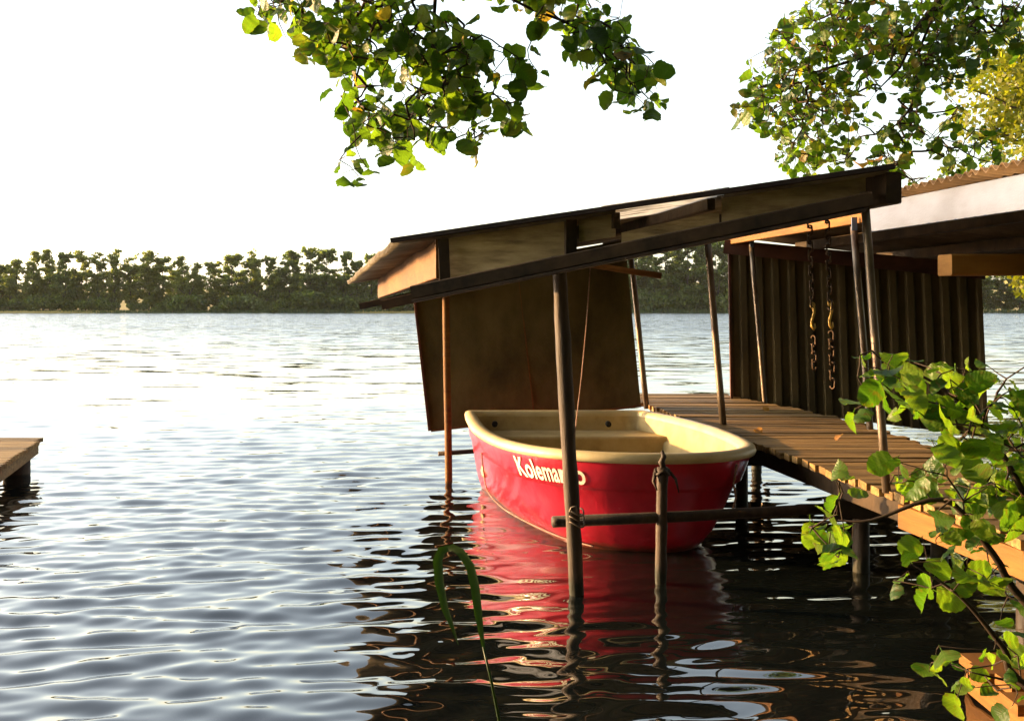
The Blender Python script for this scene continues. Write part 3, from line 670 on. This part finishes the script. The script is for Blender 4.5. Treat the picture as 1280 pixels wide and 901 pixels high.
CL = [(345, 18, 36, 26, 18), (400, 45, 45, 45, 30), (470, 45, 65, 50, 62), (545, 80, 60, 50, 52), (600, 95, 45, 45, 30), (455, 120, 35, 45, 22), (500, 165, 48, 45, 34), (565, 150, 45, 40, 24), (600, 175, 26, 22, 8), (640, 150, 20, 22, 7), (437, 213, 24, 20, 4), (660, 90, 18, 20, 3),
      (700, 15, 60, 22, 18), (740, 50, 42, 32, 30), (765, 92, 42, 32, 26), (798, 122, 32, 26, 13), (822, 97, 14, 12, 3),
      (420, -60, 90, 50, 60), (560, -60, 90, 50, 60), (700, -60, 90, 45, 45), (500, -160, 160, 60, 60), (330, -90, 60, 50, 25)]
pts = scatter([(a, b - 11 if b > 0 else b, c, d, e) for a, b, c, d, e in CL], 3.8, .28, rnd, 2.1)
roots = [limb[3], limb[4], limb[5], limb[6], P(415, -10, 3.8), limb[3].lerp(limb[4], .5), limb[4].lerp(limb[5], .5)] + [P(x_, y_, 3.8) for x_, y_ in ((540, -15), (540, 50), (535, 110), (470, 20), (445, 110), (640, 0), (700, 25), (760, 60), (560, 20))]
g = G(); g.tube([limb[4], P(545, -20, 3.8), P(541, 55, 3.8), P(534, 115, 3.82), P(505, 160, 3.82)], [.011, .008, .006, .004, .002], 6)
g.tube([limb[5], P(630, -5, 3.8), P(665, 12, 3.8), P(705, 27, 3.82), P(760, 60, 3.85), P(800, 110, 3.85)], [.010, .008, .006, .005, .004, .002], 6)
g.tube([P(415, -10, 3.8), P(455, 60, 3.8), P(440, 120, 3.8), P(448, 180, 3.8)], [.007, .005, .004, .002], 6)
g.build('branch', M['twig'], alder, True)
grow(pts, roots, rnd).build('twigs', M['twig'], alder, True)['kind'] = 'stuff'
place_leaves(alder, pts, leaf_set(M['leaf']), .062, rnd, 'more_leaves', 300, .7, in_frame)

# --- alder on the right bank, behind the roofs
rnd = random.Random(5)
al2 = thing('alder_tree', 'dense alder branch reaching over the roofs at top right', 'tree', (5.4, 6.4, .3))
g = G(); g.tube([(5.4, 6.4, .1), (5.2, 6.5, 1.6), (5.0, 6.7, 3.2), (4.95, 6.8, 5.0), (5.1, 6.8, 7.0)], [.22, .18, .15, .11, .05], 12); g.build('trunk', M['bark'], al2, True)
lb2 = [Vector((5.0, 6.7, 3.4)), Vector((4.3, 6.9, 4.0)), P(1260, -60, 7.2), P(1175, 0, 7.2), P(1140, 45, 7.2), P(1085, 70, 7.2), P(1020, 90, 7.2)]
g = G(); g.tube(lb2, [.09, .07, .045, .03, .022, .015, .007], 8)
g.tube([P(1145, 42, 7.2), P(1125, 85, 7.15), P(1095, 115, 7.1)], [.012, .009, .004], 6)
g.tube([P(1175, 0, 7.2), P(1150, 60, 7.3), P(1140, 130, 7.3), P(1132, 200, 7.3)], [.012, .009, .006, .003], 6)
g.tube([P(1200, -20, 7.2), P(1235, 30, 7.3), P(1265, 60, 7.3)], [.014, .009, .004], 6); g.build('limb', M['bark'], al2, True)
CL2 = [(1040, 15, 45, 30, 75), (1000, 55, 40, 35, 80), (960, 90, 30, 35, 35), (975, 130, 38, 45, 75), (945, 140, 28, 16, 22), (1010, 110, 40, 45, 85), (1050, 80, 45, 45, 90), (1000, 180, 38, 32, 60), (1010, 212, 14, 14, 14), (1060, 150, 35, 35, 45), (1045, 195, 20, 14, 14),
       (1100, 30, 50, 40, 90), (1120, 80, 40, 40, 60), (1150, 40, 45, 40, 80), (1140, 120, 18, 40, 34), (1125, 175, 32, 30, 40), (1105, 205, 22, 18, 22), (1175, 90, 35, 28, 45), (1190, 50, 40, 40, 55), (1200, 20, 40, 30, 50), (1240, 20, 40, 25, 40), (1235, 50, 25, 20, 20),
       (1190, 145, 14, 20, 12), (1225, 80, 16, 10, 8), (1180, 180, 28, 12, 16), (1230, 180, 26, 22, 22), (1195, 205, 14, 14, 12), (1250, 200, 12, 14, 8), (1160, 232, 30, 10, 14),
       (1040, -50, 90, 45, 120), (1180, -50, 100, 45, 130), (1290, 10, 40, 60, 60)]
pts = scatter(CL2, 7.2, .5, rnd, 1.4)
roots = lb2[2:] + [P(x_, y_, 7.2) for x_, y_ in ((1125, 85), (1095, 115), (1150, 60), (1140, 130), (1132, 200), (1235, 30), (1265, 60), (1050, 30), (980, 100))]
g = grow(pts, roots, rnd, .0016, .008); g.build('twigs', M['twig'], al2, True)['kind'] = 'stuff'
place_leaves(al2, pts, leaf_set(M['leaf']), .071, rnd, 'more_leaves', 300, .5, in_frame)

# --- alder bush in the lower right corner
rnd = random.Random(23)
bush = thing('alder_bush', 'bright green alder shoots growing over the dock in the corner', 'bush', (1.6, 2.1, .1))
CL3 = [(1105, 460, 40, 26, 9), (1165, 480, 45, 38, 18), (1225, 500, 45, 45, 24), (1075, 508, 18, 14, 2), (1130, 500, 25, 18, 4), (1195, 545, 45, 30, 15), (1260, 560, 30, 40, 20), (1115, 580, 16, 14, 3), (1140, 595, 35, 18, 6), (1195, 605, 35, 25, 10), (1250, 600, 35, 30, 12), (1040, 612, 14, 20, 3), (1030, 655, 28, 16, 5), (1060, 680, 26, 30, 8), (1150, 660, 30, 30, 4),
       (1240, 640, 38, 40, 12), (1130, 715, 40, 20, 4), (1175, 745, 28, 25, 4), (1210, 690, 45, 30, 7), (1250, 730, 25, 30, 5), (1165, 815, 18, 15, 2), (1195, 845, 40, 32, 6), (1250, 805, 30, 45, 7), (1265, 870, 20, 25, 4), (1330, 560, 40, 120, 30), (1330, 760, 40, 110, 24)]
pts = scatter(CL3, 2.35, .18, rnd, 1.2)
stems = [[(1.85, 1.9, 0), P(1330, 760, 2.35), P(1290, 640, 2.35), P(1235, 540, 2.35), P(1170, 480, 2.35), P(1110, 455, 2.35)],
         [(1.85, 1.9, 0), P(1330, 800, 2.3), P(1240, 690, 2.3), P(1180, 625, 2.3), P(1090, 650, 2.32), P(1045, 650, 2.35)],
         [(1.8, 1.95, 0), P(1310, 880, 2.3), P(1255, 810, 2.3), P(1200, 745, 2.28), P(1140, 705, 2.3)],
         [(1.85, 1.9, 0), P(1340, 900, 2.4), P(1290, 860, 2.4), P(1215, 840, 2.35)]]
roots = []; g = G()
for st in stems:
    sp_ = [Vector(p) for p in catmull([tuple(p) for p in st], 5)]; g.tube(sp_, [.012 - .0105 * i / (len(sp_) - 1) for i in range(len(sp_))], 7); roots += sp_[6:]
g.build('stem', M['twig'], bush, True)
grow(pts, roots, rnd, .0009, .003).build('twigs', M['twig'], bush, True)['kind'] = 'stuff'
place_leaves(bush, pts, leaf_set(M['leaf_bush']), .055, rnd, 'more_leaves', 300, .35, in_frame)

# upper crowns of the two alders, above the picture
def overhead(root, cx_, cy_, z0, z1, rx, ry, n_, seed):
    rg = np.random.RandomState(seed); bl_ = []; g = G(); tx, ty = root.location.x + .2, root.location.y + .1
    for k in range(40):
        a = rg.uniform(0, 6.28); q = rg.uniform(0, 1) ** .5; z = rg.uniform(z0, z1); c = (cx_ + rx * q * math.cos(a), cy_ + ry * q * math.sin(a), z); bl_.append((*c, rg.uniform(.5, .9), rg.uniform(.3, .55)))
        g.tube([(tx, ty, max(2.8, z - 1.6)), ((tx + c[0]) / 2, (ty + c[1]) / 2, z - .5), c], [.04, .025, .008], 4, False)
    g.build('crown_limbs', M['bark'], root, True)['kind'] = 'stuff'
    o = link('crown', crown_mesh('crown', M['leaf_plain'], rg, bl_, n_, .075), root)
# fallen leaves
fm = leaf_mesh('fallen_leaf', M['fallen'], .3, .4)
for px, py, z, lab in ((953, 513, ZD, 'curled orange leaf on the dock below the ribbed wall'), (1052, 548, ZD, 'pale fallen leaf lying in the middle of the dock planks'), (945, 540, ZD, 'small fallen leaf at the dock edge by the boat rim')):
    Y = (H - z) * F / (py - HY); o = link('fallen_leaf', fm); o.location = ((px - CX) * Y / F, Y, z + .02); o.scale = (.06,) * 3; o.rotation_euler = (.3, .2, random.uniform(0, 6)); tag(o, lab, 'leaf', 'fallen leaves')
for v_, lab in ((.95, 'orange fallen leaf at the right tip of the near roof edge'), (.975, 'brown fallen leaf caught on the roof corner by the alder')):
    o = link('fallen_leaf', fm); p = roof(.006, v_, .03); o.location = p; o.scale = (.07,) * 3; o.rotation_euler = (.2, -.2, random.uniform(0, 6)); tag(o, lab, 'leaf', 'fallen leaves')

# ------------------------------------------------------------------ folded reed in the foreground
reed = thing('reed', 'single folded reed blade standing in the foreground water', 'reed', (-.03, 3.0, -.3))
def ribbon(path, widths, Y, side):
    g = G(); pp = [P(x_, y_, Y + dy) for x_, y_, dy in path]; V = []
    for i, p in enumerate(pp):
        d = (pp[min(i + 1, len(pp) - 1)] - pp[max(i - 1, 0)]).normalized(); x = d.cross(Vector((.25, 1, .1))).normalized(); w_ = widths[i]
        V += [p - x * w_, p + Vector((0, .25 * w_, 0)), p + x * w_]
    g.add(V, [f for i in range(len(pp) - 1) for f in ((i * 3, i * 3 + 1, i * 3 + 4, i * 3 + 3), (i * 3 + 1, i * 3 + 2, i * 3 + 5, i * 3 + 4))]); return g
g = G(); g.tube([(-.02, 3.0, -.4), P(624, 900, 3.0), P(614, 850, 3.0), P(604, 808, 3.0)], [.006, .005, .004, .003], 7); g.build('stalk', M['reed'], reed, True)
ribbon([(608, 830, 0), (603, 800, 0), (598, 768, 0), (594, 735, .01), (588, 708, .02), (576, 690, .03), (566, 684, .04), (560, 686, .05)], [.002, .006, .012, .014, .014, .013, .011, .008], 3.0, 1).build('blade', M['reed'], reed, True)
ribbon([(562, 684, .05), (552, 688, .06), (547, 700, .05), (549, 728, .04), (556, 760, .03), (566, 785, .02), (573, 806, .01)], [.008, .013, .015, .014, .011, .006, .001], 3.0, 1).build('blade', M['reed'], reed, True)

# ------------------------------------------------------------------ far shore trees
def crown_mesh(name, m, rng, blobs, n_, sz):
    """leaf clumps spread through a set of ellipsoid lobes, denser to the outside"""
    vol = np.array([b_[3] * b_[3] * b_[4] for b_ in blobs]); vol = vol / vol.sum()
    ids = rng.choice(len(blobs), n_, p=vol); B = np.array(blobs)[ids]
    d = rng.normal(size=(n_, 3)); d /= np.linalg.norm(d, axis=1)[:, None]; rad = rng.uniform(.25, 1, n_) ** .5
    c = B[:, :3] + d * rad[:, None] * np.stack([B[:, 3], B[:, 3], B[:, 4]], 1)
    a = rng.normal(size=(n_, 3)); a /= np.linalg.norm(a, axis=1)[:, None]
    b_ = np.cross(a, rng.normal(size=(n_, 3))); b_ /= np.linalg.norm(b_, axis=1)[:, None]
    s_ = sz * rng.uniform(.5, 1.2, n_)[:, None]; a, b_ = a * s_, b_ * s_ * .75
    V = np.stack([c - a, c + b_ * .9, c + a * 1.1, c - b_], 1).reshape(-1, 3)
    me = bpy.data.meshes.new(name); me.from_pydata(V.tolist(), [], [(4 * i, 4 * i + 1, 4 * i + 2, 4 * i + 3) for i in range(n_)]); me.materials.append(m); me.update(); return me
rng = np.random.RandomState(4)
def far_variant(kind):
    if kind == 'tall': hh, z0, rx = 20, 3.0, 4.3
    elif kind == 'broad': hh, z0, rx = 20, 1.5, 5.6
    else: hh, z0, rx = 5.5, .3, 3.6
    blobs = []
    if kind != 'bush':
        for k in range(46):
            f = rng.uniform(0, 1); ang = rng.uniform(0, 6.28); env = rx * (.35 + .65 * math.sin(math.pi * min(1, .15 + f * .80))) * rng.uniform(.7, 1.08); zt = z0 + f * (hh - z0 - .5)
            for q_ in range(9):
                w_ = rng.uniform(.15, 1.0); s_ = rng.uniform(.30, .85)
                blobs.append((env * w_ * math.cos(ang) + rng.normal(0, .45), env * w_ * math.sin(ang) + rng.normal(0, .45), zt - (1 - w_) * 1.6 + rng.normal(0, .4), s_ * 1.25, s_ * .75))
        cm = crown_mesh('crown', M['far_b'] if kind == 'broad' else M['far_a'], rng, blobs, 5600 if kind == 'tall' else 8600, .40)
    else:
        for k in range(8):
            ang = rng.uniform(0, 6.28); rr = rx * rng.uniform(0, .8); s_ = rng.uniform(1, 1.9); blobs.append((rr * math.cos(ang), rr * math.sin(ang), .6 + rng.uniform(0, .6) * hh * .7, s_ * 1.2, s_))
        cm = crown_mesh('crown', M['far_b'], rng, blobs, 1400, .42)
    g = G(); th = hh * .85; g.tube([(0, 0, -1.5), (.15, 0, th * .3), (-.1, .1, th * .65), (.1, 0, th)], [.28, .22, .14, .05], 6)
    for k in range(5):
        z = rng.uniform(.3, .75) * th; an = rng.uniform(0, 6.28); L = rng.uniform(1.5, 3); g.tube([(0, 0, z), (L * .5 * math.cos(an), L * .5 * math.sin(an), z + L * .5), (L * math.cos(an), L * math.sin(an), z + L)], [.1, .07, .03], 4, False)
    return g.mesh('trunk', M['far_bark']), cm
VAR = {k: [far_variant(k) for _ in range(n_)] for k, n_ in (('tall', 5), ('broad', 4), ('bush', 3))}
PALE = VAR['bush'][0][1].copy(); PALE.materials[0] = M['far_c']
ORD = ['first', 'second', 'third', 'fourth', 'fifth', 'sixth', 'seventh', 'eighth', 'ninth', 'tenth', 'eleventh', 'twelfth', 'thirteenth', 'fourteenth', 'fifteenth', 'sixteenth', 'seventeenth', 'eighteenth', 'nineteenth', 'twentieth']
def ordn(i):
    return ORD[i] if i < 20 else 'twenty-' + ORD[i - 20] if i < 29 else ['thirtieth', 'thirty-first', 'thirty-second', 'thirty-third', 'thirty-fourth', 'thirty-fifth', 'thirty-sixth', 'thirty-seventh', 'thirty-eighth', 'thirty-ninth'][(i - 29) % 10]
def far_tree(px, Y, hpx, kind, label, group, name='shore_tree', cat='tree', wide=1.0, pale=False):
    tm_, cm = random.choice(VAR[kind]); X = (px - CX) * Y / F; z = far_z(X, Y) if Y > 330 else 0
    base = {'tall': 20, 'broad': 20, 'bush': 5.5}[kind]; s_ = (hpx * Y / F + H - z) / base
    root = thing(name, label, cat, (X, Y, z), group)
    for nm, me in (('trunk', tm_), ('crown', PALE if pale else cm)):
        o = bpy.data.objects.new(nm, me); COL.objects.link(o); o.parent = root; o.scale = (s_ * wide, s_ * wide, s_); o.rotation_euler = (0, 0, random.uniform(0, 6.28))
# left row: (picture x, height above the horizon in px, kind)
row = [(-60, 66, 'tall'), (-28, 70, 'tall'), (2, 62, 'broad'), (20, 68, 'tall'), (42, 76, 'tall'), (62, 77, 'tall'), (82, 74, 'broad'), (102, 75, 'tall'), (122, 70, 'tall'), (143, 74, 'tall'), (163, 72, 'tall'), (186, 76, 'tall'), (203, 74, 'tall'), (228, 64, 'tall'), (247, 66, 'tall'), (268, 66, 'tall'), (290, 74, 'broad'), (314, 76, 'tall'), (336, 66, 'broad'), (362, 80, 'broad'), (388, 86, 'broad'), (408, 82, 'broad'), (430, 78, 'broad'), (446, 62, 'broad'), (464, 72, 'broad'), (486, 66, 'broad'), (508, 70, 'broad'), (530, 72, 'broad'), (606, 112, 'broad'), (622, 108, 'broad')]
row.sort()
k = 0
for px, hp, kd in row:
    if px < -5: lab = 'tree of the far row just outside the left edge, ' + ('outermost' if px < -40 else 'next to the frame')
    elif px > 590: lab = 'treetop peeping over the roof edge, ' + ('left' if px < 615 else 'right') + ' one'
    else: lab = ordn(k) + ' tree from the left in the row across the lake'; k += 1
    far_tree(px, 343 + random.uniform(-1.5, 4), hp + random.uniform(-6, 3), kd, lab, 'trees in the row across the lake', wide=random.uniform(.85, 1.1))
for k, px in enumerate([q for q in range(-40, 540, 18) if not (95 < q < 120 or 155 < q < 175 or 255 < q < 275)]):
    far_tree(px + random.uniform(-7, 7), 356 + random.uniform(-3, 4), random.uniform(40, 56), 'broad' if k % 3 else 'tall', ordn(k) + ' lower tree from the left behind the far row', 'lower trees behind the far row', wide=random.uniform(.9, 1.25))
k = 0
for px in range(778, 930, 14):
    lab = ordn(k) + ' tree from the left in the dark wood between the posts'; k += 1
    far_tree(px + random.uniform(-5, 5), 342 + random.uniform(-2, 10), 82 + random.uniform(-16, 18), 'broad', lab, 'trees of the dark wood seen under the roof', wide=random.uniform(.9, 1.2))
rh = random.getstate()                                  # the row goes on behind the shelters
for k, px in enumerate(list(range(552, 600, 22)) + list(range(642, 780, 19)) + list(range(934, 1224, 19))):
    far_tree(px + random.uniform(-5, 5), 343 + random.uniform(-2, 6), (74 if px < 780 else 66) + random.uniform(-8, 8), 'broad', ordn(k) + ' far tree from the left behind the shelter walls', 'far trees behind the shelters', wide=random.uniform(.95, 1.2))
random.setstate(rh)
for k, px in enumerate(range(1226, 1330, 16)):
    far_tree(px + random.uniform(-5, 5), 342 + random.uniform(-2, 8), 60 + random.uniform(-10, 14), 'broad', ordn(k) + ' far tree counted from the right end of the ribbed wall', 'far trees right of the ribbed wall', wide=1.1)
k = 0
for px in list(range(-30, 545, 14)):
    if 95 < px < 108 or 150 < px < 162 or 255 < px < 270: continue
    hp = random.choice((14, 18, 20, 24, 30)) if px < 160 or px > 200 else random.choice((6, 9, 14))
    pale = 310 < px < 322
    lab = 'pale rounded willow bush at the water before the far trees' if pale else ordn(k) + ' dark bush from the left along the far waterline'
    if not pale: k += 1
    far_tree(px + random.uniform(-3, 3), 339.5 + random.uniform(-.5, 2), 24 if pale else hp, 'bush', lab, 'bushes along the far waterline', 'shore_bush', 'bush', wide=random.uniform(.9, 1.3), pale=pale)
for k, px in enumerate(range(786, 925, 16)):
    far_tree(px, 340 + random.uniform(-.5, 2), random.choice((22, 30, 34)), 'bush', ordn(k) + ' bush from the left at the foot of the dark wood', 'bushes at the foot of the dark wood', 'shore_bush', 'bush', wide=1.0)
# reed fringe along the far water's edge
g = G(); rr = random.Random(9)
for i in range(5200):
    px = rr.uniform(-80, 1320)
    Y = 336.6 + rr.uniform(-.8, 1.2); X = (px - CX) * Y / F; h_ = rr.uniform(.5, 1.5) * (1.25 if px > 760 or 330 < px < 480 else .8); w_ = .16; dx = rr.uniform(-.3, .3)
    g.add([(X - w_, Y, -.2), (X + w_, Y + .1, -.2), (X + dx, Y, h_)], [(0, 1, 2)])
o = g.build('reed_fringe', M['reed_bed']); o['kind'] = 'stuff'; tag(o, 'green reed fringe along the far water edge', 'reeds')

# unseen trees added on the near bank, behind and beside the viewer: they close the view behind and shade the shelters' fronts
rb = random.Random(31); k = 0
for X, Y, hh in [(-4.6, -2.2, 10), (-7.5, -2.6, 11), (-11, -2.8, 12), (-15, -4, 13), (-20, -5, 14), (2.2, -3.2, 10), (5.5, -2.4, 10), (-13, -9, 15), (-9, -6, 9), (-5.5, -9, 16), (-2.5, -5.5, 9.5), (.8, -7.5, 16), (3.6, -5, 10), (6.5, -7, 16), (8.0, -2.5, 10), (7.2, 1.6, 9), (10.5, 3.5, 11), (11.5, 9.5, 10), (10, -9, 12), (-1, -12, 13), (14, -3, 12)]:
    tm_, cm = rb.choice(VAR['broad']); s_ = hh / 20
    root = thing('bank_tree', ordn(k) + ' unseen tree added on the near bank for shade', 'tree', (X, Y, .2), 'unseen bank trees added for shade'); k += 1
    for nm, me in (('trunk', tm_), ('crown', cm)):
        o = bpy.data.objects.new(nm, me); COL.objects.link(o); o.parent = root; o.scale = (s_ * .9, s_ * .9, s_); o.rotation_euler = (0, 0, rb.uniform(0, 6.28))
# sunlit golden tree on the right bank beyond the shelters
rt_ = thing('bank_tree', 'golden sunlit tree behind the white fascia at the right edge', 'tree', (14.3, 27, .2))
g = G(); g.tube([(14.3, 27, -.4), (14.2, 27, 2.5), (13.8, 27.1, 5), (13.5, 27, 8)], [.22, .18, .12, .04], 8)
bl = []
for k in range(34):
    f = rng.uniform(0, 1); an = rng.uniform(0, 6.28); rr_ = 2.9 * math.sin(math.pi * (.15 + .75 * f)) * rng.uniform(.3, 1); s_ = rng.uniform(.45, .95)
    c = (13.3 + rr_ * math.cos(an), 27 + rr_ * math.sin(an), 1.5 + f * 6.6); bl.append((*c, s_ * 1.2, s_ * .8))
    g.tube([(14.2 - .1 * max(0, c[2] - 2), 27, max(1.2, c[2] - 1.0)), (13.3 + (c[0] - 13.3) * .5, 27 + (c[1] - 27) * .5, c[2] - .35), c], [.05, .035, .012], 4, False)
g.build('trunk', M['bark'], rt_, True)
link('crown', crown_mesh('crown', M['leaf_gold'], rng, bl, 15000, .09), rt_)

overhead(alder, -.6, .6, 4.2, 7.5, 3.6, 3.4, 14000, 1)
overhead(al2, 5.4, 6.6, 4.7, 8.0, 2.4, 2.6, 10000, 2)

# thin evening haze over the lake
hz_m = bpy.data.materials.new('haze'); hz_m.use_nodes = True; ht = hz_m.node_tree
for n_ in list(ht.nodes):
    if n_.type == 'BSDF_PRINCIPLED': ht.nodes.remove(n_)
pv = ht.nodes.new('ShaderNodeVolumePrincipled'); pv.inputs['Color'].default_value = (.95, .95, .95, 1); pv.inputs['Density'].default_value = .00004
ht.links.new(pv.outputs[0], ht.nodes['Material Output'].inputs['Volume'])
g = G(); x_, y0_, y1_, z0_, z1_ = 520, -60, 745, -4, 40
g.add([(-x_, y0_, z0_), (x_, y0_, z0_), (x_, y1_, z0_), (-x_, y1_, z0_), (-x_, y0_, z1_), (x_, y0_, z1_), (x_, y1_, z1_), (-x_, y1_, z1_)], [(3, 2, 1, 0), (4, 5, 6, 7), (0, 1, 5, 4), (1, 2, 6, 5), (2, 3, 7, 6), (3, 0, 4, 7)])
o = g.build('haze', hz_m); o['kind'] = 'stuff'; tag(o, 'thin pale evening haze over the lake', 'haze')

# ------------------------------------------------------------------ render settings
S.render.engine = 'CYCLES'
S.cycles.max_bounces = 8; S.cycles.diffuse_bounces = 3; S.cycles.glossy_bounces = 4; S.cycles.transparent_max_bounces = 6
S.cycles.caustics_reflective = True; S.cycles.blur_glossy = 1.0   # low sun mirrored up from the water; S.cycles.caustics_refractive = False
